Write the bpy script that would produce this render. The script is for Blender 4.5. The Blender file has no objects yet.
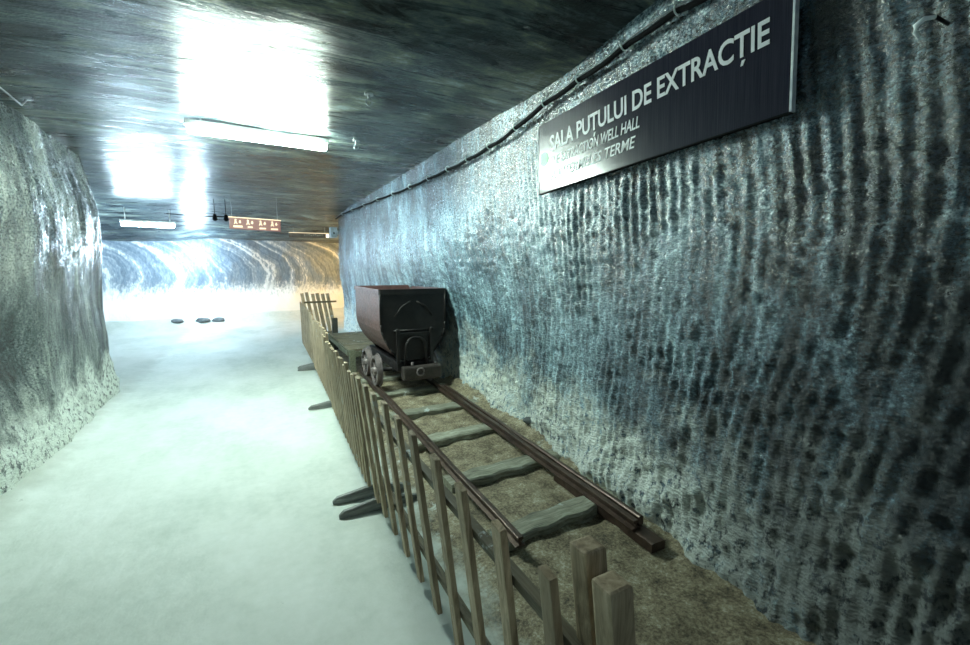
import bpy, bmesh, math, random
import numpy as np
from mathutils import Vector, Matrix
random.seed(7)
R = math.radians
sc = bpy.context.scene
C = sc.collection

# ------------------------------------------------------------------ camera
cam = bpy.data.cameras.new('camera')
cam.sensor_width = 36
cam.lens = 36 * 440 / 970
cam.clip_start = 0.05
co = bpy.data.objects.new('camera', cam)
C.objects.link(co)
co.location = (0, 0, 1.6)
co.rotation_euler = (R(90 - 7), 0, R(-28))
sc.camera = co
sc.view_settings.view_transform = 'Standard'
sc.view_settings.look = 'None'
sc.view_settings.exposure = 2.35
sc.view_settings.gamma = 1
sc.view_settings.use_curve_mapping = False

# ------------------------------------------------------------------ numpy noise
def _lat(seed):
    return np.random.RandomState(seed).rand(256, 256)
_L = {}
def vn(x, y, seed=0):
    if seed not in _L: _L[seed] = _lat(seed)
    L = _L[seed]
    xi = np.floor(x).astype(int); yi = np.floor(y).astype(int)
    fx = x - xi; fy = y - yi
    fx = fx*fx*(3-2*fx); fy = fy*fy*(3-2*fy)
    a = L[xi % 256, yi % 256]; b = L[(xi+1) % 256, yi % 256]
    c = L[xi % 256, (yi+1) % 256]; d = L[(xi+1) % 256, (yi+1) % 256]
    return (a*(1-fx)+b*fx)*(1-fy) + (c*(1-fx)+d*fx)*fy
def fbm(x, y, seed=0, o=4):
    s = 0; a = .5; t = 0
    for k in range(o):
        s = s + a*(vn(x, y, seed+k) - .5); t += a
        x = x*2.03+11.3; y = y*2.03+5.7; a *= .5
    return s / t * 2
def sstep(a, b, x):
    t = np.clip((x-a)/(b-a), 0, 1)
    return t*t*(3-2*t)

# ------------------------------------------------------------------ mesh helpers
class MB:
    def __init__(s): s.bm = bmesh.new()
    def box(s, c, d, rot=None, bev=0, taper=None):
        r = bmesh.ops.create_cube(s.bm, size=1)
        vs = r['verts']
        for v in vs:
            v.co = Vector((v.co.x*d[0], v.co.y*d[1], v.co.z*d[2]))
            if taper and v.co.z > 0: v.co.x *= taper; v.co.y *= taper
        if bev:
            es = list({e for v in vs for e in v.link_edges})
            rb = bmesh.ops.bevel(s.bm, geom=es, offset=bev, segments=2, affect='EDGES', profile=.6)
            vs = list({v for f in rb['faces'] for v in f.verts} | {v for v in vs if v.is_valid})
        M = Matrix.Translation(c) @ (rot.to_4x4() if rot else Matrix())
        for v in vs: v.co = M @ v.co
        return vs
    def cyl(s, p0, p1, r0, r1=None, n=16, cap=True):
        p0 = Vector(p0); p1 = Vector(p1); r1 = r0 if r1 is None else r1
        d = p1-p0
        q = d.to_track_quat('Z', 'Y').to_matrix()
        A = []; B = []
        for k in range(n):
            a = 2*math.pi*k/n; u = Vector((math.cos(a), math.sin(a), 0))
            A.append(s.bm.verts.new(p0 + q@(u*r0))); B.append(s.bm.verts.new(p1 + q@(u*r1)))
        for k in range(n):
            f = s.bm.faces.new((A[k], A[(k+1)%n], B[(k+1)%n], B[k])); f.smooth = True
        if cap:
            s.bm.faces.new(A[::-1]); s.bm.faces.new(B)
    def tube(s, pts, r, n=8, closed=False):
        pts = [Vector(p) for p in pts]; rings = []
        N = len(pts)
        for i, p in enumerate(pts):
            a = pts[(i-1) % N] if closed or i else p
            b = pts[(i+1) % N] if closed or i < N-1 else p
            t = (b-a).normalized()
            up = Vector((0, 0, 1)) if abs(t.z) < .9 else Vector((1, 0, 0))
            x = t.cross(up).normalized(); y = x.cross(t)
            rr = r[i] if isinstance(r, (list, tuple)) else r
            rings.append([s.bm.verts.new(p + (x*math.cos(2*math.pi*k/n)+y*math.sin(2*math.pi*k/n))*rr) for k in range(n)])
        for i in range(N if closed else N-1):
            A = rings[i]; B = rings[(i+1) % N]
            for k in range(n):
                f = s.bm.faces.new((A[k], A[(k+1)%n], B[(k+1)%n], B[k])); f.smooth = True
        if not closed:
            s.bm.faces.new(rings[0][::-1]); s.bm.faces.new(rings[-1])
    def loft(s, secs, cap=True, smooth=False, closed_sec=True):
        rr = [[s.bm.verts.new(p) for p in q] for q in secs]
        n = len(rr[0])
        for A, B in zip(rr, rr[1:]):
            for k in range(n if closed_sec else n-1):
                f = s.bm.faces.new((A[k], A[(k+1)%n], B[(k+1)%n], B[k])); f.smooth = smooth
        if cap:
            s.bm.faces.new(rr[0][::-1]); s.bm.faces.new(rr[-1])
    def build(s, name, m, parent=None):
        bmesh.ops.recalc_face_normals(s.bm, faces=s.bm.faces)
        me = bpy.data.meshes.new(name); s.bm.to_mesh(me); s.bm.free()
        me.materials.append(m)
        o = bpy.data.objects.new(name, me); C.objects.link(o)
        if parent: o.parent = parent
        return o
def tag(o, label, cat, group=None, kind=None):
    o['label'] = label; o['category'] = cat
    if group: o['group'] = group
    if kind: o['kind'] = kind
    return o
def thing(name, label, cat, loc=(0, 0, 0), rz=0, group=None):
    o = bpy.data.objects.new(name, None); C.objects.link(o)
    o.empty_display_size = .1
    o.location = loc; o.rotation_euler = (0, 0, rz)
    return tag(o, label, cat, group)
def grid_obj(name, X, Y, Z, m):
    nu, nv = X.shape
    me = bpy.data.meshes.new(name)
    vs = np.stack([X, Y, Z], -1).reshape(-1, 3)
    i = np.arange(nu*nv).reshape(nu, nv)
    q = np.stack([i[:-1, :-1], i[1:, :-1], i[1:, 1:], i[:-1, 1:]], -1).reshape(-1, 4)
    me.vertices.add(len(vs)); me.vertices.foreach_set('co', vs.ravel().astype(np.float32))
    me.loops.add(q.size); me.loops.foreach_set('vertex_index', q.ravel().astype(np.int32))
    me.polygons.add(len(q)); me.polygons.foreach_set('loop_start', np.arange(0, q.size, 4, dtype=np.int32))
    me.polygons.foreach_set('use_smooth', np.ones(len(q), dtype=bool))
    me.update(calc_edges=True); me.validate()
    me.materials.append(m)
    o = bpy.data.objects.new(name, me); C.objects.link(o)
    o['kind'] = 'structure'
    return o

# ------------------------------------------------------------------ materials
class NT:
    def __init__(s, name):
        s.m = bpy.data.materials.new(name); s.m.use_nodes = True
        s.t = s.m.node_tree; s.b = s.t.nodes['Principled BSDF']
        s.tc = s.t.nodes.new('ShaderNodeTexCoord')
    def n(s, typ, **kw):
        o = s.t.nodes.new(typ)
        for k, v in kw.items():
            if isinstance(k, str) and hasattr(o, k) and k not in o.inputs: setattr(o, k, v)
        return o
    def l(s, a, b): s.t.links.new(a, b)
    def coord(s, scale=(1, 1, 1), rot=(0, 0, 0), loc=(0, 0, 0)):
        o = s.t.nodes.new('ShaderNodeMapping')
        o.inputs['Scale'].default_value = scale; o.inputs['Rotation'].default_value = rot
        o.inputs['Location'].default_value = loc
        s.l(s.tc.outputs['Object'], o.inputs['Vector']); return o.outputs[0]
    def noise(s, vec, scale=5, detail=4, rough=.55, dist=0):
        o = s.t.nodes.new('ShaderNodeTexNoise')
        o.inputs['Scale'].default_value = scale; o.inputs['Detail'].default_value = detail
        o.inputs['Roughness'].default_value = rough; o.inputs['Distortion'].default_value = dist
        s.l(vec, o.inputs['Vector']); return o.outputs[0]
    def vor(s, vec, scale=5, feat='F1'):
        o = s.t.nodes.new('ShaderNodeTexVoronoi'); o.feature = feat
        o.inputs['Scale'].default_value = scale; s.l(vec, o.inputs['Vector']); return o.outputs[0]
    def ramp(s, fac, stops):
        o = s.t.nodes.new('ShaderNodeValToRGB'); e = o.color_ramp.elements
        while len(e) > 1: e.remove(e[-1])
        e[0].position = stops[0][0]; e[0].color = (*stops[0][1], 1)
        for p, c in stops[1:]:
            k = e.new(p); k.color = (*c, 1)
        s.l(fac, o.inputs[0]); return o.outputs[0]
    def math(s, op, a, b=None, clamp=False):
        o = s.t.nodes.new('ShaderNodeMath'); o.operation = op; o.use_clamp = clamp
        for i, v in enumerate((a, b)):
            if v is None: continue
            if isinstance(v, (int, float)): o.inputs[i].default_value = v
            else: s.l(v, o.inputs[i])
        return o.outputs[0]
    def mix(s, f, a, b):
        o = s.t.nodes.new('ShaderNodeMix'); o.data_type = 'RGBA'
        for i, v in ((0, f), (6, a), (7, b)):
            if isinstance(v, (int, float)): o.inputs[i].default_value = v
            elif isinstance(v, tuple): o.inputs[i].default_value = (*v, 1)
            else: s.l(v, o.inputs[i])
        return o.outputs[2]
    def tint(s, a, t):
        o = s.t.nodes.new('ShaderNodeMix'); o.data_type = 'RGBA'; o.blend_type = 'MULTIPLY'
        o.inputs[0].default_value = 1; s.l(a, o.inputs[6]); o.inputs[7].default_value = (*t, 1); return o.outputs[2]
    def xyz(s):
        o = s.t.nodes.new('ShaderNodeSeparateXYZ'); s.l(s.tc.outputs['Object'], o.inputs[0]); return o.outputs
    def rng(s, v, a, b, c=0, d=1, smooth=True):
        o = s.t.nodes.new('ShaderNodeMapRange'); o.interpolation_type = 'SMOOTHSTEP' if smooth else 'LINEAR'
        s.l(v, o.inputs[0])
        for i, q in enumerate((a, b, c, d)): o.inputs[i+1].default_value = q
        return o.outputs[0]
    def bump(s, h, st=.5, d=.02, prev=None):
        o = s.t.nodes.new('ShaderNodeBump'); o.inputs['Strength'].default_value = st
        o.inputs['Distance'].default_value = d
        s.l(h, o.inputs['Height'])
        if prev: s.l(prev, o.inputs['Normal'])
        return o.outputs[0]
    def set(s, col=None, rough=None, nrm=None, spec=None, metal=None):
        for k, v in (('Base Color', col), ('Roughness', rough), ('Normal', nrm), ('Specular IOR Level', spec), ('Metallic', metal)):
            if v is None: continue
            if isinstance(v, tuple): s.b.inputs[k].default_value = (*v, 1)
            elif isinstance(v, (int, float)): s.b.inputs[k].default_value = v
            else: s.l(v, s.b.inputs[k])
        return s.m

def mat_wall(name, axis='y', crust=.55, tint=(1, 1, 1), dark=1.0):
    s = NT(name)
    x, y, z = s.xyz()
    big = s.noise(s.coord((1, 1, .7)), 1.3, 5, .6)
    st = s.noise(s.coord((1, 1, .22)), 9, 5, .65, .6)       # streaks running down
    fine = s.noise(s.coord((1, 1, 1.5)), 42, 6, .8)
    speck = s.vor(s.coord((1, 1, 1.9)), 38)
    f = s.math('ADD', s.math('MULTIPLY', st, .45), s.math('MULTIPLY', fine, .65))
    if axis == 'y':   # near stretch: dark clay low down, plus vignette falloff painted into the colour
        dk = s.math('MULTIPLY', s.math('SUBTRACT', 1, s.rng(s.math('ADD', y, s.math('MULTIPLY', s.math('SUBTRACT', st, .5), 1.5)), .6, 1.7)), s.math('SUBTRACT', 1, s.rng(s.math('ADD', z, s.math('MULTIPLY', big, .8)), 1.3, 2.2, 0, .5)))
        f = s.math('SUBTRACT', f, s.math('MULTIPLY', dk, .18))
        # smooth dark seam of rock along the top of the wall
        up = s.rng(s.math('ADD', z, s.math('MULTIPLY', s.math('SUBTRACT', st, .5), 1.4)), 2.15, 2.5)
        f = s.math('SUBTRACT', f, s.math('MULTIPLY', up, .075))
    f = s.math('ADD', f, s.math('MULTIPLY', s.math('SUBTRACT', big, .5), .55))
    base = s.ramp(f, [(.41, (.006*dark, .013*dark, .018*dark)), (.495, (.040*dark, .072*dark, .092*dark)),
                      (.56, (.15*dark, .21*dark, .235*dark)), (.68, (.50*dark, .60*dark, .61*dark))])
    base = s.tint(base, tint)
    # salt crust low on the wall, patchy
    zz = s.math('ADD', z, s.math('MULTIPLY', s.math('SUBTRACT', s.noise(s.coord(), 2.2, 5, .7), .5), 1.1*crust*2))
    cr = s.rng(zz, .25, crust)
    cr = s.math('SUBTRACT', 1, cr)
    cr = s.math('MULTIPLY', cr, s.rng(s.noise(s.coord((1, 1, .7)), 26, 5, .75), .38, .50))
    if axis == 'y': cr = s.math('MULTIPLY', cr, s.rng(y, .9, 1.9, .25, 1))
    col = s.mix(cr, base, (.84, .90, .84))
    rough = s.math('SUBTRACT', s.rng(fine, .3, .7, .24, .55), s.rng(z, 1.3, 1.9, 0, .13))
    rough = s.math('ADD', rough, s.math('MULTIPLY', cr, .3), True)
    b = s.bump(s.math('ADD', s.math('MULTIPLY', st, .6), s.math('MULTIPLY', s.math('MULTIPLY', fine, .6), s.rng(z, 1.2, 2.0, 1, .35))), .8, .035)
    b = s.bump(s.math('MULTIPLY', speck, s.rng(z, 1.2, 2.0, 1, .35)), .55, .012, b)
    s.l(s.rng(z, .9, 1.8, .1, 1), s.b.inputs['Coat Weight'])
    s.b.inputs['Coat Roughness'].default_value = .17; s.b.inputs['Coat IOR'].default_value = 1.7
    s.l(b, s.b.inputs['Coat Normal'])
    return s.set(col, rough, b, .95)

def mat_back():
    s = NT('banded_salt')
    x, y, z = s.xyz()
    # folded strata: band coordinate bent into chevrons with height
    dz = s.math('SUBTRACT', z, 1.35)
    par = s.math('MULTIPLY', s.math('MULTIPLY', dz, dz), .95)
    w = s.noise(s.coord((.8, .8, 1)), 1.2, 3, .5)
    t = s.math('ADD', s.math('ADD', x, par), s.math('MULTIPLY', w, .7))
    cb = s.n('ShaderNodeCombineXYZ'); s.l(t, cb.inputs[0])
    bands = s.noise(cb.outputs[0], 1.7, 4, .72)
    fine = s.noise(s.coord((1, 1, .45)), 18, 5, .7)
    f = s.math('ADD', s.math('MULTIPLY', bands, 1.0), s.math('MULTIPLY', s.math('SUBTRACT', fine, .5), .35))
    col = s.ramp(f, [(.36, (.05, .075, .11)), (.47, (.12, .17, .22)), (.55, (.22, .27, .31)), (.61, (.62, .66, .68)), (.68, (.3, .34, .38))])
    zz = s.math('ADD', z, s.math('MULTIPLY', s.math('SUBTRACT', fine, .5), 1.2))
    cr = s.math('SUBTRACT', 1, s.rng(zz, .75, 1.25))
    col = s.mix(cr, col, (.8, .83, .84))
    b = s.bump(fine, .5, .04)
    return s.set(col, s.rng(fine, .3, .7, .3, .6), b, .5)

def mat_ceiling():
    s = NT('wet_layered_salt')
    big = s.noise(s.coord((1.0, 1.5, 1), (0, 0, R(14))), .9, 5, .6, 1.3)
    st = s.noise(s.coord((.55, 3.2, 1), (0, 0, R(10))), 2.1, 6, .65, 1.0)
    fine = s.noise(s.coord((1, 2.5, 1)), 13, 6, .7, .4)
    f = s.math('ADD', s.math('MULTIPLY', big, .55), s.math('MULTIPLY', st, .5))
    f = s.math('ADD', f, s.math('MULTIPLY', s.math('SUBTRACT', fine, .5), .25))
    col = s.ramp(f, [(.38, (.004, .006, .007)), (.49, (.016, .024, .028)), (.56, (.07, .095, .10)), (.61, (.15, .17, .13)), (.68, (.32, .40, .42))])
    b = s.bump(s.noise(s.coord((.5, 2.4, 1), (0, 0, R(8))), 3.2, 4, .55, .5), .10, .05)
    b = s.bump(fine, .18, .012, b)
    # scattered crystals
    v = s.vor(s.coord(), 60)
    b = s.bump(v, .25, .004, b)
    return s.set(col, s.rng(st, .35, .65, .24, .38), b, .18)

def mat_floor():
    s = NT('trodden_salt')
    x, y, z = s.xyz()
    n1 = s.noise(s.coord((1, .6, 1)), 1.1, 5, .6)
    n2 = s.noise(s.coord(), 14, 6, .7)
    salt = s.ramp(s.math('ADD', s.math('MULTIPLY', n1, .75), s.math('MULTIPLY', n2, .25)),
                  [(.32, (.47, .54, .49)), (.5, (.66, .71, .67)), (.66, (.78, .82, .80))])
    sp = s.noise(s.coord((1, .8, 1)), 4.5, 6, .8)
    salt = s.mix(s.rng(sp, .66, .75), salt, (.25, .28, .26))
    d1 = s.noise(s.coord(), 7, 6, .75)
    d2 = s.noise(s.coord(), 60, 4, .8)
    dirt = s.ramp(s.math('ADD', s.math('MULTIPLY', d1, .5), s.math('MULTIPLY', d2, .5)),
                  [(.38, (.045, .038, .026)), (.47, (.21, .17, .11)), (.55, (.38, .33, .22)), (.65, (.68, .66, .56))])
    n3 = s.noise(s.coord(), 3.0, 5, .7)
    xx = s.math('ADD', x, s.math('MULTIPLY', s.math('SUBTRACT', n3, .5), .55))
    mk = s.rng(xx, .80, 1.0)
    # the strip of bare ground along the left wall
    xl = s.math('ADD', x, s.math('MULTIPLY', s.math('SUBTRACT', n3, .5), .5))
    ml = s.math('MULTIPLY', s.math('SUBTRACT', 1, s.rng(xl, -1.6, -1.35)), .35)
    far = s.math('SUBTRACT', 1, s.rng(y, 8.5, 9.5))
    mk = s.math('MULTIPLY', mk, far)
    # white powder drifted along the dirt in places
    pw = s.rng(s.noise(s.coord(), 5.5, 6, .75), .56, .66)
    dirt = s.mix(s.math('MULTIPLY', pw, s.math('SUBTRACT', 1, s.math('MULTIPLY', s.rng(x, 1.0, 1.2), s.math('SUBTRACT', 1, s.rng(x, 2.0, 2.2))))), dirt, (.6, .64, .6))
    col = s.mix(mk, s.mix(ml, salt, (.30, .31, .26)), dirt)
    b = s.bump(s.noise(s.coord((1, .6, 1)), 3.0, 5, .6), .25, .05)
    b = s.bump(s.math('MULTIPLY', d2, s.math('ADD', mk, .15)), .7, .015, b)
    return s.set(col, .62, b, .4)

def mat_wood(name, a, b_, c, sc_=1.0, axis=2, white=0.0):
    s = NT(name)
    sca = [14, 14, 14]; sca[axis] = 1.2
    oi = s.n('ShaderNodeObjectInfo')
    mp = s.t.nodes.new('ShaderNodeMapping'); mp.inputs['Scale'].default_value = sca
    s.l(s.tc.outputs['Object'], mp.inputs['Vector'])
    cmb = s.n('ShaderNodeCombineXYZ')
    for i in range(3): s.l(s.math('MULTIPLY', oi.outputs['Random'], 17.0+i), cmb.inputs[i])
    s.l(cmb.outputs[0], mp.inputs['Location'])
    g = s.noise(mp.outputs[0], 3*sc_, 6, .7, .8)
    n = s.noise(s.coord(), 6, 4, .6)
    col = s.ramp(s.math('ADD', s.math('MULTIPLY', g, .75), s.math('MULTIPLY', n, .25)), [(.36, a), (.52, b_), (.68, c)])
    col = s.mix(s.math('MULTIPLY', oi.outputs['Random'], .6), col, tuple(q*.4 for q in b_))
    if white:
        col = s.mix(s.math('MULTIPLY', s.rng(s.noise(s.coord(), 5, 5, .75), .6, .68), white), col, (.6, .66, .66))
    return s.set(col, .6, s.bump(g, .4, .004), .35)

def mat_simple(name, col, rough=.5, metal=0, var=.3, scale=8, bump=.15, spec=.5):
    s = NT(name)
    n = s.noise(s.coord(), scale, 5, .65)
    lo = tuple(c*(1-var) for c in col); hi = tuple(min(1, c*(1+var)) for c in col)
    c = s.ramp(n, [(.35, lo), (.65, hi)])
    return s.set(c, rough, s.bump(n, bump, .004), spec, metal)
def mat_rust(name, dark_, rust, amt=.5, rough=.5, metal=.3):
    s = NT(name)
    n = s.noise(s.coord(), 7, 6, .7); n2 = s.noise(s.coord(), 45, 4, .7)
    c = s.ramp(s.math('ADD', s.math('MULTIPLY', n, .7), s.math('MULTIPLY', n2, .3)), [(.5-amt*.25, dark_), (.5+amt*.2, rust)])
    return s.set(c, s.rng(n2, .3, .7, rough-.12, rough+.15), s.bump(n2, .3, .003), .5, metal)
def mat_emit(name, col, strength):
    s = NT(name)
    s.set((.02, .02, .02), .4)
    s.b.inputs['Emission Color'].default_value = (*col, 1)
    s.b.inputs['Emission Strength'].default_value = strength
    return s.m

M = dict(
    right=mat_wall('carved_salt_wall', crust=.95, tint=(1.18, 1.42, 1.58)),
    left=mat_wall('carved_salt_wall_pale', axis='x', crust=.65, tint=(.74, .68, .61)),
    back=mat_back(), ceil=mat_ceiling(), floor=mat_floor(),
    wood=mat_wood('weathered_picket_wood', (.20, .145, .095), (.56, .43, .29), (.80, .66, .48), white=.5),
    wood_x=mat_wood('weathered_rail_wood', (.10, .085, .06), (.27, .23, .16), (.44, .39, .29), axis=0, white=1.0),
    foot=mat_wood('grey_foot_wood', (.12, .13, .13), (.27, .28, .27), (.42, .44, .42), axis=1),
    sleeper=mat_wood('salted_sleeper_wood', (.10, .10, .08), (.36, .36, .28), (.62, .64, .56), axis=0, white=.9),
    plank=mat_wood('old_plank_wood', (.07, .075, .05), (.19, .20, .14), (.32, .33, .25), axis=1),
    rail=mat_rust('rusted_rail_steel', (.035, .022, .018), (.13, .085, .065), .6, .42, .5),
    cart=mat_rust('dark_cart_steel', (.06, .038, .038), (.24, .12, .11), 1.0, .42, .25),
    cart_dk=mat_rust('black_cart_iron', (.010, .009, .010), (.035, .028, .028), .7, .5, .3),
    wheel=mat_rust('worn_wheel_iron', (.12, .10, .10), (.32, .27, .27), .7, .45, .4),
    black=mat_simple('black_rubber', (.004, .005, .006), .8, spec=.1),
    clip=mat_simple('pale_clip_plastic', (.5, .62, .62), .4),
    steel=mat_simple('pale_edge_trim', (.72, .80, .92), .35, 0),
    boxp=mat_simple('pale_blue_grey_box', (.42, .5, .58), .45),
    lampbody=mat_simple('white_lamp_metal', (.7, .72, .72), .4),
    rock=mat_simple('grey_salt_rock', (.10, .115, .12), .6, 0, .5, 6, .6),
    grey=mat_simple('grey_galvanised', (.35, .38, .4), .35, .7),
)
M['buf'] = mat_rust('worn_buffer_iron', (.03, .026, .024), (.10, .08, .075), .7, .5, .3)
def board_mat():
    s = NT('brushed_slate_board')
    b = s.noise(s.coord((90, 1.5, 1)), 2, 3, .6)
    s.set(s.ramp(b, [(.35, (.022, .022, .036)), (.7, (.036, .037, .056))]), s.rng(b, .3, .7, .17, .23), s.bump(b, .05, .001), .5)
    return s.m
M['board'] = board_mat()
M['letter'] = mat_simple('white_vinyl', (.90, .93, .96), .45, 0, .03)
M['green'] = mat_simple('green_dot_vinyl', (.20, .75, .34), .45, 0, .05)
M['t_near'] = mat_emit('tube_glow_near', (.80, 1.0, .88), 76)
M['t_rear_fill'] = mat_emit('fill_glow_rear', (.66, .87, 1.0), 3.2)
M['t_far'] = mat_emit('tube_glow_far', (.60, .84, 1.0), 55)
M['t_flood'] = mat_emit('flood_glow', (.62, .84, 1.0), 85)
M['t_side_fill'] = mat_emit('side_fill_glow', (.62, .84, 1.0), 130)
M['t_warm'] = mat_emit('warm_glow', (1.0, .56, .12), 110)
M['icon'] = mat_emit('backlit_icon', (1.0, .82, .50), .30)
M['redpan'] = mat_emit('backlit_red_panel', (.42, .10, .07), .11)

# ------------------------------------------------------------------ setting
def zceil(x, y):
    z = 2.96 + .10*(1-sstep(1.7, 2.9, y))
    z = z - .50*sstep(10.5, 15.5, y)
    z = z - .16*sstep(11, 15, y)*sstep(-.5, -3, x)
    z = z - .05*sstep(-.8, -1.8, x)
    return z
xs = np.concatenate([np.linspace(-7, -2.6, 50), np.linspace(-2.5, 2.8, 150), np.linspace(2.9, 7, 40)])
ys = np.concatenate([np.linspace(-3, .5, 50), np.linspace(.54, 9, 230), np.linspace(9.1, 18, 120)])
X, Y = np.meshgrid(xs, ys, indexing='ij')
Zc = zceil(X, Y) + .022*fbm(X*1.1+.3*Y, Y*.8, 3, 3) + .0025*fbm(X*2.5, Y*6, 9, 3)
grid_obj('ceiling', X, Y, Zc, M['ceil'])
def zfloor(X, Y):
    Z = .018*fbm(X*.9, Y*.9, 21, 3) + .006*fbm(X*6, Y*6, 25, 3)
    bed = sstep(.85, 1.1, X)*(1-sstep(8.6, 9.4, Y))
    Z = Z + bed*(.03 + .022*fbm(X*5, Y*5, 31, 4))
    bank = sstep(1.98, 2.35, X + .12*fbm(Y*2.2, X*2, 41, 3))*(1-sstep(10, 12, Y))
    Z = Z + bank*(.10 + .06*fbm(X*7, Y*7, 44, 4))
    lb = sstep(-1.3, -1.65, X)*(1-sstep(6, 9, Y))
    Z = Z + lb*(.05 + .03*fbm(X*8, Y*8, 47, 3))
    # low bank at the foot of the end wall
    yb = 14.75 + .24*X
    Z = Z + .34*sstep(yb-.55, yb+.7, Y)
    return Z
grid_obj('floor', X, Y, zfloor(X, Y), M['floor'])

def wall(name, path, su, nz, offf, m, top=3.35, z0=-.08):
    # path: list of points; su: list of arc parameters; returns displaced sheet; +offset points into the room
    P = np.array(path, float)
    d = np.r_[0, np.cumsum(np.hypot(*np.diff(P, axis=0).T))]
    S = np.array(su(d[-1]))
    px = np.interp(S, d, P[:, 0]); py = np.interp(S, d, P[:, 1])
    k = 5
    tx = np.gradient(px); ty = np.gradient(py); L = np.hypot(tx, ty)
    tx /= L; ty /= L
    nx, ny = -ty, tx            # left of travel
    z = np.linspace(z0, top, nz)
    SS, ZZ = np.meshgrid(S, z, indexing='ij')
    O = offf(SS, ZZ, np.interp(S, d, P[:, 1])[:, None] + 0*ZZ)
    Xw = px[:, None] + nx[:, None]*O; Yw = py[:, None] + ny[:, None]*O
    return grid_obj(name, Xw, Yw, ZZ, m)

# right wall, travelling +y: left normal points to -x (into the room)
def base_off(y):    # how far the foot of the wall stands back (negative = away from room)
    return -np.interp(y, [-3, .9, 1.6, 2.3, 4.6, 6, 12], [0, 0, .05, .12, .34, .28, .05])
def off_right(S, Z, Y):
    w = 1 - sstep(.7, 2.0, Z)
    o = base_off(Y)*w
    o = o + .05*fbm(Y*.8, Z*.8, 51, 3)*(.35 + .65*(1-sstep(1.9, 2.3, Z)))
    near = 1 - sstep(3.2, 5.5, Y)
    upper = sstep(1.9, 2.4, Z)
    bend = .10*np.sin((Z-1.0)*2.0) + .035*fbm(Y*1.7, Z*1.3, 55, 3)
    per = .068
    ph = 2*np.pi*(Y + bend)/per
    ridge = .5+.5*np.sin(ph)
    amp = (.0155*(.25+1.1*vn(Y*4, Z*3.6, 58)))*(near*(1-.25*upper) + (1-near)*.35)*(1-.85*sstep(2.4, 2.7, Z + .1*fbm(Y*3, Z, 59, 2)))
    o = o + ridge*amp
    o = o + .020*fbm(Y*13, Z*24, 61, 4)*(1-.7*upper)
    low = 1 - sstep(.3, 1.1, Z + .25*fbm(Y*2, Z*2, 66, 2))
    o = o + low*.038*fbm(Y*9, Z*7, 64, 4)
    o = o + np.clip(.35-Z, 0, 1)*.35*(vn(Y*5, Z*4, 69))*1.0
    return o
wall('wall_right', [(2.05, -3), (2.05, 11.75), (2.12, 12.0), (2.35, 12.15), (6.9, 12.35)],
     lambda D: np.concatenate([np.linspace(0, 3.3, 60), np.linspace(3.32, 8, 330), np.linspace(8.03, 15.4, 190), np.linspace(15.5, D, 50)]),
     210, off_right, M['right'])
# left wall, travelling -y so that the left normal is +x
def off_left(S, Z, Y):
    o = .06*fbm(S*.8, Z*.9, 71, 3) + .008*fbm(S*6, Z*2.0, 74, 4) + .004*fbm(S*22, Z*14, 75, 3)
    o = o + .005*(.5+.5*np.sin(2*np.pi*(S*1.0+.12*Z)/.09 + 3*vn(S*2, Z*2, 77)))
    o = o - .10*sstep(2.2, 3.0, Z) + .05*(1-sstep(.0, .5, Z))
    low = 1 - sstep(.2, .9, Z)
    o = o + low*.04*fbm(S*9, Z*9, 79, 4)
    # hollow dug into the wall
    r = np.hypot((Y-4.6)/.55, (Z-.95)/.45)
    o = o - .16*np.exp(-r*r*1.6) + .015*np.exp(-((r-1.1)/.35)**2)*(1-sstep(5.5, 6.5, Y))
    return o
wall('wall_left', [(-6.9, 9.6), (-3.2, 9.0), (-2.2, 8.3), (-1.76, 7.6), (-1.59, 7.0), (-1.60, 6.3), (-1.58, 5.0), (-1.66, 4.0), (-1.7, 2.5), (-1.7, -3)],
     lambda D: np.linspace(0, D, 520), 150, off_left, M['left'])
def off_back(S, Z, Y):
    return .12*fbm(S*.7, Z*.8, 81, 3) + .03*fbm(S*4, Z*3, 85, 4) + .22*(1-sstep(.1, .9, Z)) - .05*sstep(1.2, 2.6, Z)
wall('wall_back', [(6.9, 12.35), (6.9, 16.9), (-6.9, 13.6), (-6.9, 9.6)], lambda D: np.linspace(0, D, 420), 90, off_back, M['back'], top=3.2)
def off_front(S, Z, Y): return .06*fbm(S*2, Z*2, 91, 4)
wall('wall_front', [(-1.75, -2.95), (2.1, -2.95)], lambda D: np.linspace(0, D, 80), 60, off_front, M['left'])

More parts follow.
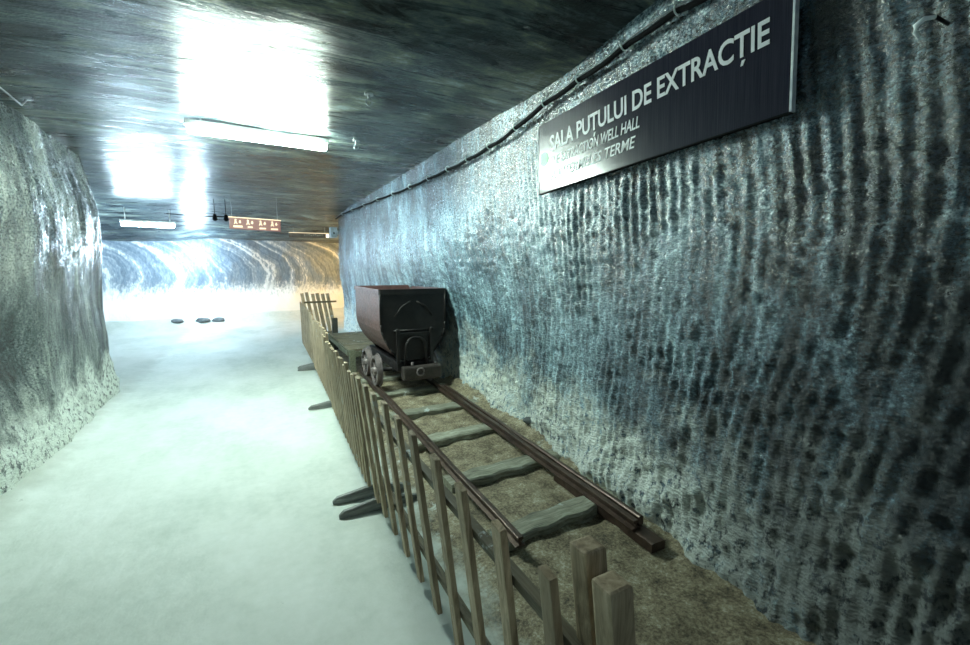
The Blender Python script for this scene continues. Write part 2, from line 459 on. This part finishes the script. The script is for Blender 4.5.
# ------------------------------------------------------------------ fence panels
PG = 'portable picket fence panels around the track'
def fence_panel(label, p0, p1, tops, h, lean, post_at=(), wide=.045, zb=.05, foot_at=(0.03,), frm=None):
    p0 = Vector((*p0, 0)); p1 = Vector((*p1, 0)); L = (p1-p0).length
    ang = math.atan2(p1.y-p0.y, p1.x-p0.x)
    t = thing('fence_panel', label, 'fence', p0, ang, PG)
    def sh(mb):   # lean towards +Y local (the aisle side)
        for v in mb.bm.verts: v.co.y += lean*max(0, v.co.z)
    for s in tops:
        mb = MB(); hh = h + random.uniform(-.022, .022); w = wide*random.uniform(.92, 1.1)
        k = random.uniform(-.012, .012)
        mb.box((s, .012, (zb+hh)/2), (w, .024, hh-zb), bev=.004)
        for v in mb.bm.verts:
            v.co.x += k*v.co.z
            if v.co.z > .5: v.co.z += .010*(v.co.x-s)/w*random.choice((.4, 1))
        sh(mb); mb.build('picket', M['wood'], t)
    for z in (.22, h-.19):
        mb = MB(); mb.box((L/2, -.024, z), (L+.02, .035, .038), bev=.005); sh(mb); mb.build('rail', M['wood_x'], t)
    for s, hh, yy in post_at:
        mb = MB(); mb.box((s, yy, hh/2), (.058, .062, hh), bev=.008); sh(mb)
        mb.build('post', M['wood'], t)
    for s in foot_at:
        mb = MB()
        # long horizontal foot with a rounded tip on the aisle side
        secs = []
        for q, hh, ww in ((-.26, .035, .03), (-.2, .05, .045), (-.05, .075, .05), (.05, .075, .05), (.19, .052, .05), (.24, .045, .044), (.27, .022, .026)):
            secs.append([(s-ww/2, q, .004), (s+ww/2, q, .004), (s+ww/2, q, hh*.75), (s+ww*.3, q, hh), (s-ww*.3, q, hh), (s-ww/2, q, hh*.75)])
        mb.loft(secs, smooth=False); mb.build('foot', M['foot'], t)
    return t
# nearest panel: pickets at their distances along the panel (y 0.62 .. 2.85)
A0 = (.69, .60)
ya = [.76, 1.0, 1.24, 1.48, 1.72, 1.95, 2.17, 2.39, 2.60, 2.79]
fence_panel('nearest picket panel, with two square end posts standing in the foreground', A0, (.69, 2.86), [y-.60 for y in ya], .91, .12,
            post_at=[(.0, .975, -.035), (.10, .99, -.06)], foot_at=(2.19,), wide=.052)
fence_panel('picket panel beside the front of the mine cart, second from the camera', (.68, 2.93), (.76, 5.10),
            [.06+.133*k for k in range(16)], .87, .09, foot_at=(.05,), wide=.042)
fence_panel('picket panel alongside the wooden platform, third from the camera', (.77, 5.16), (.85, 7.38),
            [.06+.140*k for k in range(16)], .88, .03, foot_at=(.06, 2.18), wide=.042)
fence_panel('far end picket panel on the aisle side, where the fence turns', (.86, 7.45), (.92, 9.92),
            [.06+.147*k for k in range(17)], .89, .01, foot_at=(.05,), wide=.045)
e = fence_panel('short yellowish picket panel closing the far end across the aisle fence', (.98, 10.02), (1.62, 10.05),
                [.05+.105*k for k in range(6)], 1.08, -.06, foot_at=(.05,), wide=.066)
for c in e.children:
    if c.name.startswith('picket'):
        for v in c.data.vertices: v.co.x += -.16*(v.co.z-.5)
e.rotation_euler.z = R(2)
mb = MB(); mb.box((0, 0, .32), (.10, .10, .64), bev=.01)
o = mb.build('wooden_post', M['cart_dk'], None); o.location = (1.42, 8.95, 0)
M_dkwood = mat_wood('dark_post_wood', (.03, .03, .03), (.07, .07, .06), (.12, .12, .10)); o.data.materials[0] = M_dkwood
tag(o, 'short dark square post standing behind the wooden platform', 'post')

# ------------------------------------------------------------------ railway track
t = thing('mine_track', 'narrow gauge mine track with rusty rails on salt-covered sleepers', 'railway track', (1.6, 2, .0))
RZ0, RZ1 = .092, .150
def rail_pts(x0, y0, x1, y1, prof):
    d = Vector((x1-x0, y1-y0, 0)).normalized(); r = Vector((d.y, -d.x, 0))
    secs = []
    N = 14
    for i in range(N+1):
        p = Vector((x0, y0, 0)).lerp(Vector((x1, y1, 0)), i/N) + r*.003*math.sin(i*1.7)
        secs.append([tuple(p + r*a + Vector((0, 0, b)) - Vector((1.6, 2, 0))) for a, b in prof])
    return secs
prof = [(-.032, RZ0), (.032, RZ0), (.032, RZ0+.007), (.007, RZ0+.014), (.007, RZ1-.020), (.018, RZ1-.015), (.018, RZ1-.002), (.014, RZ1),
        (-.014, RZ1), (-.018, RZ1-.002), (-.018, RZ1-.015), (-.007, RZ1-.020), (-.007, RZ0+.014), (-.032, RZ0+.007)]
LX = lambda y: 1.22 + (y-1.9)*(.10/3.2)
RX = lambda y: 1.90 + (y-1.75)*(.125/2.95)
mb = MB(); mb.loft(rail_pts(LX(1.88), 1.88, LX(6.5), 6.5, prof)); mb.build('rail', M['rail'], t)
mb = MB(); mb.loft(rail_pts(RX(1.70), 1.70, RX(6.5), 6.5, prof)); mb.build('rail', M['rail'], t)
gp = [(-.016, RZ0+.002), (.02, RZ0+.002), (.02, RZ1-.004), (.012, RZ1), (-.010, RZ1), (-.016, RZ1-.006)]
mb = MB(); mb.loft(rail_pts(RX(1.72)+.058, 1.72, RX(5)+.058, 5.0, gp)); mb.build('guard_rail', M['rail'], t)
sp = [(-.05, .035), (.05, .035), (.05, .085), (.04, .09), (-.04, .09), (-.05, .085)]
mb = MB(); mb.loft(rail_pts(RX(1.58)+.03, 1.56, RX(2.5)+.03, 2.5, sp)); mb.build('splice_bar', M['rail'], t)
ysl = [(2.04, 0.05), (2.78, .03), (3.58, .05), (4.40, 0), (5.2, .02), (6.0, 0)]
for k, (y, rot) in enumerate(ysl):
    mb = MB()
    secs = []
    x0, x1 = LX(y)-.08, RX(y)+.22
    for i in range(13):
        f = i/12; x = x0 + (x1-x0)*f
        hy = .085 + .012*math.sin(i*1.9+k); yy = y + rot*f*1.3
        zt = .088 + (.004 if .15 < f < .85 else -.002)*math.sin(i*2.3+k)
        zb = -.02
        secs.append([(x-1.6, yy-hy-2, zb), (x-1.6, yy-hy-2, zt-.012), (x-1.6, yy-hy+.015-2, zt), (x-1.6, yy+hy-.015-2, zt), (x-1.6, yy+hy-2, zt-.012), (x-1.6, yy+hy-2, zb)])
    mb.loft(secs); mb.build('sleeper', M['sleeper'], t)

# ------------------------------------------------------------------ mine cart
cx, cy0, cy1 = 1.76, 5.20, 6.55
cz = RZ1
t = thing('mine_cart', 'dark steel tipping mine cart with worn reddish side standing on the track', 'mine cart', (cx, (cy0+cy1)/2, cz))
def CL(p): return (p[0]-cx, p[1]-(cy0+cy1)/2, p[2]-cz)
hw = .415
# hopper cross-section: vertical upper sides, then a rounded taper to a narrow bottom
half = [(hw, 1.34), (hw, .93), (.405, .84), (.37, .74), (.31, .63), (.24, .54), (.17, .485), (.10, .47)]
def hopper(y, inset=0.0, lift=0.0):
    q = [(max(a-inset, .04), b+ (lift if b < .6 else 0)) for a, b in half]
    return [(-a, y, b) for a, b in q] + [(a, y, b) for a, b in q[::-1]]
mb = MB()
out = [hopper(cy0), hopper(cy1)]
# outer skin, inner skin and rim joined into one plate body
O = [[mb.bm.verts.new(CL((cx+a, y, z))) for a, y, z in sct] for sct in out]
I = [[mb.bm.verts.new(CL((cx+a, y, z))) for a, y, z in sct] for sct in (hopper(cy0+.02, .018, .02), hopper(cy1-.02, .018, .02))]
n = len(O[0])
for k in range(n-1):
    f = mb.bm.faces.new((O[0][k], O[0][k+1], O[1][k+1], O[1][k])); f.smooth = False
    f = mb.bm.faces.new((I[0][k+1], I[0][k], I[1][k], I[1][k+1]))
mb.bm.faces.new(O[0]); mb.bm.faces.new(O[1][::-1]); mb.bm.faces.new(I[0][::-1]); mb.bm.faces.new(I[1])
mb.bm.faces.new((O[0][0], O[1][0], I[1][0], I[0][0])); mb.bm.faces.new((O[0][-1], I[0][-1], I[1][-1], O[1][-1]))
mb.bm.faces.new((O[0][0], I[0][0], I[0][-1], O[0][-1])); mb.bm.faces.new((O[1][0], O[1][-1], I[1][-1], I[1][0]))
body = mb.build('hopper_body', M['cart'], t)
mb = MB()      # rim band round the top
zr = 1.325
yc = (cy0+cy1)/2
for a in (-1, 1):
    mb.box(CL((cx+a*(hw+.006), yc, zr)), (.016, cy1-cy0+.03, .05), bev=.004)
mb.box(CL((cx, cy1+.008, zr)), (2*hw+.028, .018, .05), bev=.004)
mb.build('rim', M['cart'], body)
mb = MB()      # front end plate, slightly proud, with flange edge
fp = [(a*1.0, z) for a, z in half]
ring = [(-a, z) for a, z in fp] + [(a, z) for a, z in fp[::-1]]
mb.loft([[CL((cx+a, cy0-.014, z)) for a, z in ring], [CL((cx+a, cy0+.002, z)) for a, z in ring]])
# edge flange
mb.box(CL((cx, cy0-.012, zr-.005)), (2*hw+.028, .024, .065), bev=.004)
for (a0, z0), (a1, z1) in zip(fp, fp[1:]):
    for sg in (-1, 1):
        mb.tube([CL((cx+sg*a0, cy0-.016, z0)), CL((cx+sg*a1, cy0-.016, z1))], .011, 6)
mb.build('end_plate', M['cart_dk'], body)
mb = MB()      # pressed brace lines on the end plate
for sg in (-1, 1):
    mb.tube([CL((cx+sg*.24, cy0-.02, 1.02)), CL((cx+sg*.15, cy0-.022, 1.14)), CL((cx+sg*.04, cy0-.02, 1.20))], .011, 6)
mb.tube([CL((cx-.26, cy0-.02, .845)), CL((cx+.26, cy0-.02, .845))], .012, 6)
mb.build('brace', M['cart_dk'], body)
mb = MB()      # horizontal latch bar and brackets holding the hopper
mb.box(CL((cx, cy0-.035, .80)), (.46, .03, .035), bev=.005)
for sg in (-1, 1):
    mb.box(CL((cx+sg*.215, cy0-.045, .66)), (.045, .035, .42), bev=.006)
    mb.cyl(CL((cx+sg*.215, cy0-.075, .85)), CL((cx+sg*.215, cy0-.02, .85)), .022, n=10)
mb.build('latch_frame', M['cart_dk'], t)
mb = MB()      # inverted-U hoop
pts = [CL((cx-.135, cy0-.07, .42))]
for k in range(11):
    a = math.pi*(1-k/10); pts.append(CL((cx+.125*math.cos(a), cy0-.07, .66+.10*math.sin(a))))
pts.append(CL((cx+.135, cy0-.07, .42)))
mb.tube(pts, .017, 8); mb.build('hoop', M['cart_dk'], t)
mb = MB()      # pedestal supports
for y in (cy0+.14, cy1-.14):
    mb = MB(); mb.loft([[CL((cx-.17, y-.03, .45)), CL((cx+.17, y-.03, .45)), CL((cx+.17, y+.03, .45)), CL((cx-.17, y+.03, .45))],
             [CL((cx-.26, y-.03, .60)), CL((cx+.26, y-.03, .60)), CL((cx+.26, y+.03, .60)), CL((cx-.26, y+.03, .60))]])
    mb.build('saddle', M['cart_dk'], t)
mb = MB()      # underframe
for sg in (-1, 1):
    mb.box(CL((cx+sg*.20, yc, .40)), (.06, cy1-cy0+.10, .11), bev=.008)
for y in (cy0+.05, yc, cy1-.05):
    mb.box(CL((cx, y, .40)), (.44, .07, .09), bev=.006)
mb.build('underframe', M['cart_dk'], t)
for y, sg in ((cy0-.10, -1), (cy1+.02, 1)):
    mb = MB(); mb.box(CL((cx+.06, y, .325)), (.50, .12, .17), bev=.025)
    bf = mb.build('buffer', M['buf'], t)
    mb = MB(); mb.tube([CL((cx+.02+.045*math.cos(a*math.pi/6), y+sg*.07, .345+.045*math.sin(a*math.pi/6))) for a in range(12)], .012, 6, closed=True)
    mb.cyl(CL((cx-.06, y, .40)), CL((cx-.06, y, .455)), .018, n=10)
    mb.build('coupling_ring', M['wheel'], bf)
def wheel(y):
    for sg in (-1, 1):
        X0 = (LX(y) if sg < 0 else RX(y)); xa, xb = LX(y), RX(y)
        mb = MB()
        r = .198; z = cz + r - .012
        seg = 28
        # rim with flange: lathe
        pr = [(r-.045, -.028), (r-.012, -.03), (r-.012, .022), (r+.014, .023), (r+.014, .034), (r-.045, .034)]
        rg = []
        for k in range(seg):
            a = 2*math.pi*k/seg
            rg.append([CL((X0 - sg*d*1.0, y+rr*math.cos(a), z+rr*math.sin(a))) for rr, d in pr])
        vs = [[mb.bm.verts.new(p) for p in q] for q in rg]
        for k in range(seg):
            A, B = vs[k], vs[(k+1) % seg]
            for j in range(len(pr)):
                jj = (j+1) % len(pr)
                mb.bm.faces.new((A[j], A[jj], B[jj], B[j]))
        mb.cyl(CL((X0-.05, y, z)), CL((X0+.05, y, z)), .05, n=16)
        for k in range(5):
            a = 2*math.pi*k/5+.5
            c = Vector(CL((X0, y+.095*math.cos(a), z+.095*math.sin(a))))
            rot = Matrix.Rotation(a, 3, 'X')
            mb.box(c, (.022, .12, .042), rot=rot)
        mb.cyl(CL((X0+sg*.05, y, z)), CL((X0+sg*.065, y, z)), .03, .022, n=12)
        mb.build('wheel', M['wheel'], t)
    mb = MB(); mb.cyl(CL((xa-.02, y, z)), CL((xb+.02, y, z)), .026, n=12)
    mb.box(CL((cx-.2, y, z+.02)), (.07, .12, .10), bev=.01); mb.box(CL((cx+.2, y, z+.02)), (.07, .12, .10), bev=.01)
    mb.build('axle', M['cart_dk'], t)
wheel(5.40); wheel(5.98)

# ------------------------------------------------------------------ low platform behind the cart
t = thing('wooden_platform', 'low wooden plank platform on posts behind the mine cart', 'platform', (1.65, 7.7, 0))
y0, y1, x0, x1 = 6.75, 8.7, 1.27, 2.0
mb = MB()
for k in range(9):
    yy = y0+.1+k*(y1-y0-.1)/8.5
    mb.box(((x0+x1)/2-1.65, yy-7.7, .365+random.uniform(-.004, .004)), (x1-x0, .195, .03), bev=.004)
mb.build('deck', M['wood_x'], t)
for a, b in ((x0+.03, y0-.02), (x1-.03, y0-.02), (x0+.03, y1-.03), (x1-.03, y1-.03)):
    mb = MB(); mb.box((a-1.65, b-7.7, .185), (.09, .09, .37), bev=.008); mb.build('leg', M['plank'], t)
for a in (x0, x1):
    mb = MB(); mb.box((a-1.65-.02, (y0+y1)/2-7.7, .32), (.03, y1-y0, .07), bev=.004); mb.build('side_rail', M['plank'], t)
mb = MB(); mb.box(((x0+x1)/2-1.65, y0-7.7-.03, .31), (x1-x0, .03, .08), bev=.004); mb.build('side_rail', M['plank'], t)

# ------------------------------------------------------------------ hall name sign
def text_mesh(name, body, size, width, origin, mat, parent, bold=0, shear=0, depth=.0012):
    cu = bpy.data.curves.new(name, 'FONT'); cu.body = body; cu.size = size
    cu.offset = bold; cu.shear = shear; cu.extrude = depth; cu.resolution_u = 4
    to = bpy.data.objects.new(name, cu); C.objects.link(to)
    dg = bpy.context.evaluated_depsgraph_get()
    me = bpy.data.meshes.new_from_object(to.evaluated_get(dg))
    bpy.data.objects.remove(to)
    co_ = np.empty(len(me.vertices)*3); me.vertices.foreach_get('co', co_); co_ = co_.reshape(-1, 3)
    mn = co_[:, 0].min(); w = co_[:, 0].max()-mn
    k = width/w
    co_[:, 0] = (co_[:, 0]-mn)*k + origin[0]; co_[:, 1] += origin[1]; co_[:, 2] += origin[2]
    me.vertices.foreach_set('co', co_.ravel()); me.update()
    me.materials.clear(); me.materials.append(mat)
    o = bpy.data.objects.new(name, me); C.objects.link(o); o.parent = parent
    o.matrix_local = Matrix.Translation((0, .012, 0)) @ Matrix.Rotation(R(1.1), 4, 'Z')
    return o
t = bpy.data.objects.new('hall_sign', None); C.objects.link(t); t.empty_display_size = .1
tag(t, 'long dark board with white lettering and a green dot on the salt wall', 'sign')
Rm = Matrix(((0, 0, -1), (-1, 0, 0), (0, 1, 0))).to_4x4()      # local x -> -y, local y -> +z, local z -> -x
t.matrix_world = Matrix.Translation((1.975, 2.84, 2.16)) @ Rm @ Matrix.Rotation(R(2.4), 4, 'Z')
W, Hh = 1.765, .495
mb = MB(); mb.box((W/2, Hh/2, -.012), (W, Hh, .02), bev=.001); board = mb.build('board', M['board'], t)
mb = MB(); mb.box((W+.003, Hh/2, -.010), (.010, Hh+.004, .028), bev=.001); mb.build('edge_strip', M['steel'], t)
mb = MB(); mb.box((-.004, Hh/2, -.010), (.008, Hh, .026), bev=.001); mb.build('edge_strip', M['steel'], t)
mb = MB(); mb.box((W/2, -.003, -.013), (W, .006, .026)); mb.build('edge_strip', M['black'], t)
for a in (.3, 1.45):
    mb = MB(); mb.box((a, Hh*.5, -.05), (.04, .3, .07)); mb.build('mounting_bracket', M['black'], t)
def str_w(q, size):
    cu = bpy.data.curves.new('m', 'FONT'); cu.body = q; cu.size = size
    to = bpy.data.objects.new('m', cu); C.objects.link(to); bpy.context.view_layer.update()
    xs_ = [v[0] for v in to.bound_box]; bpy.data.objects.remove(to); return max(xs_)
full = 'SALA PUTULUI DE EXTRACTIE'
text_mesh('lettering', full, .150, 1.53, (.15, .262, .0), M['letter'], t, bold=.0026)
kk = 1.53/str_w(full, .15)
for pre in ('SALA PU', 'SALA PUTULUI DE EXTRAC'):
    xa_ = (str_w(pre, .15)+str_w(pre+'T', .15))/2*kk + .153
    mb = MB()
    q = [(xa_-.001, .245), (xa_+.015, .245), (xa_+.004, .222), (xa_-.007, .222)]
    mb.loft([[(a, b, -.001) for a, b in q], [(a, b, .0012) for a, b in q]])
    o = mb.build('comma', M['letter'], t); o.matrix_local = Matrix.Translation((0, .012, 0)) @ Matrix.Rotation(R(1.1), 4, 'Z')
text_mesh('lettering', 'THE EXTRACTION WELL HALL', .092, .83, (.15, .155, .0), M['letter'], t, bold=.0008, shear=.22)
text_mesh('lettering', 'A KITERMELÉS TERME', .092, .80, (.15, .055, .0), M['letter'], t, bold=.0008, shear=.22)
mb = MB(); mb.cyl((.068, .238, -.001), (.068, .238, .0015), .050, n=32); mb.build('green_dot', M['green'], t)

# ------------------------------------------------------------------ cable on the right wall
t = thing('wall_cable', 'black twin cable clipped along the top of the right salt wall', 'cable', (2.0, 1.0, 2.8))
cp = [(.2, 2.80), (.9, 2.93), (1.35, 2.88), (1.84, 2.90), (2.07, 2.86), (2.46, 2.83), (2.86, 2.80), (3.3, 2.72), (3.72, 2.69), (4.3, 2.675), (4.94, 2.68), (6.2, 2.70), (7.62, 2.76), (9.2, 2.81), (10.72, 2.86), (11.7, 2.83)]
yy = np.linspace(.2, 11.7, 150); zz = np.interp(yy, [a for a, b in cp], [b for a, b in cp])
zz = np.convolve(np.pad(zz, 2, mode='edge'), np.ones(5)/5, 'valid')
clips = [1.05, 1.38, 1.66, 2.02, 2.42, 2.80, 3.2, 3.65, 4.1, 4.6, 5.2, 5.9, 6.7, 7.6, 8.6, 9.7, 10.8]
sag = lambda y: .012*abs(math.sin(math.pi*np.interp(y, clips, range(len(clips)))))
mb = MB(); mb.tube([(1.985-2.0, a-1, b-2.8-sag(a)) for a, b in zip(yy, zz)], .016, 8); mb.build('lower_cable', M['black'], t)
mb = MB(); mb.tube([(1.988-2.0, a-1, b-2.8+.024-sag(a)*.2) for a, b in zip(yy, zz)], .0045, 6); mb.build('upper_cable', mat_simple('grey_cable_sheath', (.16, .2, .22), .5), t)
for y in clips:
    z = float(np.interp(y, yy, zz))
    mb = MB()
    mb.tube([(-.018+.024*math.cos(a), y-1, z-2.8+.008+.028*math.sin(a)) for a in [k*math.pi/7 for k in range(14)]], .0045, 6, closed=True)
    mb.box((.035, y-1, z-2.8+.01), (.09, .016, .016))
    mb.build('clip', M['clip'], t)

# thin wire at the top of the left wall
mb = MB()
mb.tube([(-1.44, 4.15, 2.84), (-1.43, 4.45, 2.82), (-1.42, 4.64, 2.80), (-1.42, 4.74, 2.87), (-1.43, 4.9, 2.92), (-1.46, 5.0, 2.98)], .006, 6)
tag(mb.build('loose_wire', M['grey'], None), 'thin kinked pale wire at the top of the left wall', 'wire')

# ------------------------------------------------------------------ ceiling hooks
def ceiling_hook(x, y, s, label):
    zc = float(zceil(x, y))
    t = thing('ceiling_hook', label, 'hook', (x, y, zc))
    mb = MB(); mb.cyl((0, 0, .03), (0, 0, -.045*s), .010*s, n=10); mb.cyl((0, 0, .02), (0, 0, -.006), .035*s, n=14); mb.build('stem', M['grey'], t)
    mb = MB(); mb.tube([(.022*s*math.cos(a), 0, -.06*s+.022*s*math.sin(a)) for a in [k*math.pi/7 for k in range(14)]], .006*s, 6, closed=True); mb.build('eye', M['grey'], t)
ceiling_hook(.91, 3.66, 1.0, 'small metal eye hook in the dark ceiling, the one nearer the camera')
ceiling_hook(1.09, 5.0, 1.1, 'small metal eye hook in the ceiling just right of the bright near lamp')

# ------------------------------------------------------------------ lamps
def batten(label, c, L, rz, em, w=.10, drop=.06):
    t = thing('ceiling_lamp', label, 'lamp', c, rz)
    mb = MB(); mb.box((0, 0, .035), (L, w*.7, .05), bev=.006)
    for a in (-.4, .4): mb.cyl((a*L, 0, .05), (a*L, 0, .05+drop), .008, n=8)
    mb.build('housing', M['lampbody'], t)
    mb = MB(); mb.tube([(-L/2+.02, 0, -.02), (-L/2+.04, 0, -.02), (L/2-.04, 0, -.02), (L/2-.02, 0, -.02)], [.03, w*.42, w*.42, .03], 12); mb.build('diffuser', em, t)
    return t
batten('bright greenish-white tube lamp across the ceiling, nearest the camera', (.18, 5.0, 2.885), 1.25, R(3), M['t_near'], .10, .06)
batten('bluish-white tube lamp on the far ceiling, left of the pictogram sign', (-1.75, 11.2, 2.50), .9, R(10), M['t_far'], .11, .25)
batten('fill tube lamp added out of view on the ceiling behind the viewpoint', (.1, -1.6, 2.84), 1.25, R(0), M['t_rear_fill'], .11, .06)  # added fill behind the camera, brightens the foreground
# flood light hanging near the end wall
def flood(label, c, tilt, rz, s, em):
    t = thing('flood_lamp', label, 'lamp', c, rz)
    mb = MB(); rot = Matrix.Rotation(tilt, 3, 'X')
    mb.box((0, 0, 0), (.36*s, .10*s, .26*s), rot=rot, bev=.01); mb.build('housing', M['lampbody'], t)
    mb = MB(); mb.box(rot @ Vector((0, -.056*s, 0)), (.32*s, .012, .22*s), rot=rot); mb.build('lens', em, t)
    mb = MB(); mb.tube([(-.2*s, 0, 0), (-.2*s, .02, .2*s), (0, .02, .24*s), (.2*s, .02, .2*s), (.2*s, 0, 0)], .01, 6)
    mb.build('bracket', M['grey'], t)
    return t
t = thing('globe_lamp', 'blazing round lamp fixed high on the banded end wall', 'lamp', (-1.15, 14.1, 1.98))
mb = MB()
mb.loft([[(.115*math.sin(math.pi*j/12)*math.cos(2*math.pi*k/20), .115*math.sin(math.pi*j/12)*math.sin(2*math.pi*k/20), .115*math.cos(math.pi*j/12)) for k in range(20)] for j in range(1, 12)], smooth=True)
mb.build('globe', M['t_flood'], t)
mb = MB(); mb.tube([(0, 0, .11), (0, 0, .17), (0, .08, .20), (0, .32, .20)], .014, 8); mb.cyl((0, 0, .105), (0, 0, .14), .04, n=14); mb.build('bracket', M['lampbody'], t)
flood('flood lamp added out of view in the left side passage to brighten the end wall', (-4.2, 11.3, 2.2), R(-35), R(125), 1.2, M['t_side_fill'])  # unseen flood, added to whiten the lower end wall and floor
flood('warm flood lamp round the corner of the right passage', (4.4, 13.6, 2.0), R(-15), R(-112), 1.1, M['t_warm'])

# round wall fitting, upper right corner
t = thing('wall_hook', 'small pale curved glossy hook sticking out of the wall at the upper right', 'hook', (1.935, .665, 2.355))
mb = MB(); mb.cyl((.09, -.022, .024), (-.004, -.022, .022), .006, .005, n=12); mb.build('stem', M['black'], t)
mb = MB(); mb.tube([(-.005, -.022, .022), (-.022, .0, .022), (-.03, .016, .006), (-.028, .016, -.012), (-.02, .008, -.03)], [.005, .008, .009, .007, .004], 8)
s = NT('clear_wet_glass'); s.set((.85, .95, .98), .15, spec=.9); mb.build('tip', s.m, t)

# ------------------------------------------------------------------ hanging pictogram sign
t = thing('pictogram_sign', 'hanging reddish lit sign with four pale pictograms above the far corridor', 'sign', (.15, 9.5, 2.42), R(2))
Wp, Hp = .86, .205
rotp = Matrix.Rotation(R(1.5), 3, 'Y')
mb = MB(); mb.box((0, 0, 0), (Wp, .04, Hp), rot=rotp, bev=.004); mb.build('panel', M['redpan'], t)
mb = MB(); mb.box(rotp @ Vector((0, -.004, Hp/2+.006)), (Wp+.02, .055, .016), rot=rotp); mb.build('top_edge', M['icon'], t)
for a in (-.38, .38):
    mb = MB(); mb.cyl((a, 0, Hp/2), (a, 0, .62), .005, n=6); mb.build('hanger', M['grey'], t)
for k, cxk in enumerate((-.29, -.09, .12, .32)):
    mb = MB()
    P3 = lambda a, b: rotp @ Vector((cxk+a, -.0215, b))
    def dot(a, b, r): mb.cyl(P3(a, b), P3(a, b)+Vector((0, -.003, 0)), r, n=14)
    def bar(a, b, w, h, an=0): mb.box(P3(a, b)+Vector((0, -.001, 0)), (w, .003, h), rot=Matrix.Rotation(an, 3, 'Y'))
    dot(-.035, .065, .016); bar(-.035, .025, .03, .05, .2*(k-1)); bar(-.05, .005, .014, .04, .4); bar(-.018, .006, .014, .04, -.4)
    bar(.035, .025, .034, .036, .3*k); dot(.035, .05, .012)
    bar(0, -.055 - .01*(k > 1), (.15, .08, .11, .12)[k], .028 if k else .036)
    mb.build('pictogram', M['icon'], t)

# second board, edge lit, further along
t = thing('hanging_board', 'dark brown hanging board with a pale top edge and a small lit square', 'sign', (1.50, 13.0, 2.49), R(-4))
mb = MB(); mb.box((0, 0, 0), (1.02, .04, .12), bev=.004); mb.build('panel', mat_simple('brown_board', (.10, .07, .05), .5), t)
mb = MB(); mb.box((0, -.005, .066), (1.03, .05, .012)); mb.build('top_edge', M['icon'], t)
mb = MB(); mb.box((.46, -.025, .0), (.075, .02, .095), bev=.004); mb.build('lit_square', mat_emit('lit_square_glow', (1, .85, .55), .5), t)
tan = mat_simple('tan_marks', (.35, .28, .2), .5)
for k in range(9):
    mb = MB(); mb.box((-.12+k*.055, -.022, .015+.01*((k*7) % 3-1)), (.03, .006, .035)); mb.build('relief_mark', tan, t)
for a in (-.4, .4):
    mb = MB(); mb.cyl((a, 0, .06), (a, 0, .40), .005, n=6); mb.build('hanger', M['grey'], t)

# box fixed on the wall corner
t = thing('junction_box', 'pale blue-grey box fixed high on the far corner of the right wall', 'box', (1.93, 11.8, 2.50))
mb = MB(); mb.box((0, 0, 0), (.17, .16, .26), bev=.012); mb.box((.10, 0, 0), (.10, .08, .1)); mb.build('case', M['boxp'], t)
mb = MB(); mb.box((0, -.086, -.02), (.03, .014, .05), bev=.003); mb.build('latch', M['black'], t)

# cable with two fittings hanging under the far ceiling
t = thing('hanging_cable', 'dark cable with two small black fittings below the far ceiling', 'cable', (-.35, 10.3, 2.46))
mb = MB(); mb.tube([(-1.0+.04*k, .02*math.sin(k), .17-.02*math.sin(math.pi*k/30)) for k in range(31)], .009, 6); mb.build('cord', M['black'], t)
for a in (-.19, .0):
    mb = MB(); mb.cyl((a, 0, .20), (a, 0, .10), .025, .045, n=14); mb.cyl((a, 0, .10), (a, 0, .07), .045, .02, n=14)
    mb.cyl((a, 0, .2), (a, 0, .52), .006, n=6); mb.build('fitting', M['black'], t)

# stones lying on the bank below the end wall
def rock(name, loc, d, label, seed, mat=M['rock'], group=None):
    rng = random.Random(seed)
    bm = bmesh.new(); bmesh.ops.create_icosphere(bm, subdivisions=3, radius=.5)
    off = Vector((rng.random()*9, rng.random()*9, rng.random()*9))
    from mathutils import noise as mn
    for v in bm.verts:
        v.co *= 1 + .45*mn.noise(v.co*2+off)
        v.co = Vector((v.co.x*d[0], v.co.y*d[1], v.co.z*d[2]))
    me = bpy.data.meshes.new(name); bm.to_mesh(me); bm.free(); me.materials.append(mat)
    o = bpy.data.objects.new(name, me); C.objects.link(o); o.location = loc
    return tag(o, label, 'stone', group)
def zf(x, y): return float(zfloor(np.array([[x]]), np.array([[y]]))[0, 0])
for x, y, d, lb, sd in ((-1.80, 14.35, (.28, .2, .12), 'leftmost of three dark stones at the foot of the end wall', 1),
                        (-1.22, 14.45, (.36, .24, .15), 'middle of three dark stones at the foot of the end wall', 2),
                        (-.86, 14.5, (.34, .22, .13), 'rightmost of three dark stones at the foot of the end wall', 3)):
    rock('stone', (x, y, zf(x, y)+d[2]*.25), d, lb, sd)
for x, y, d, lb, sd in ((2.16, 1.92, (.13, .10, .08), 'dark lump of salt rock by the end of the right rail', 11),
                        (2.27, 3.35, (.15, .11, .07), 'dark stone between the right rail and the wall', 12),):
    rock('stone', (x, y, zf(x, y)+d[2]*.2), d, lb, sd)

# ------------------------------------------------------------------ world
w = bpy.data.worlds.new('world'); sc.world = w; w.use_nodes = True
w.node_tree.nodes['Background'].inputs[0].default_value = (.25, .4, .45, 1)
w.node_tree.nodes['Background'].inputs[1].default_value = .0
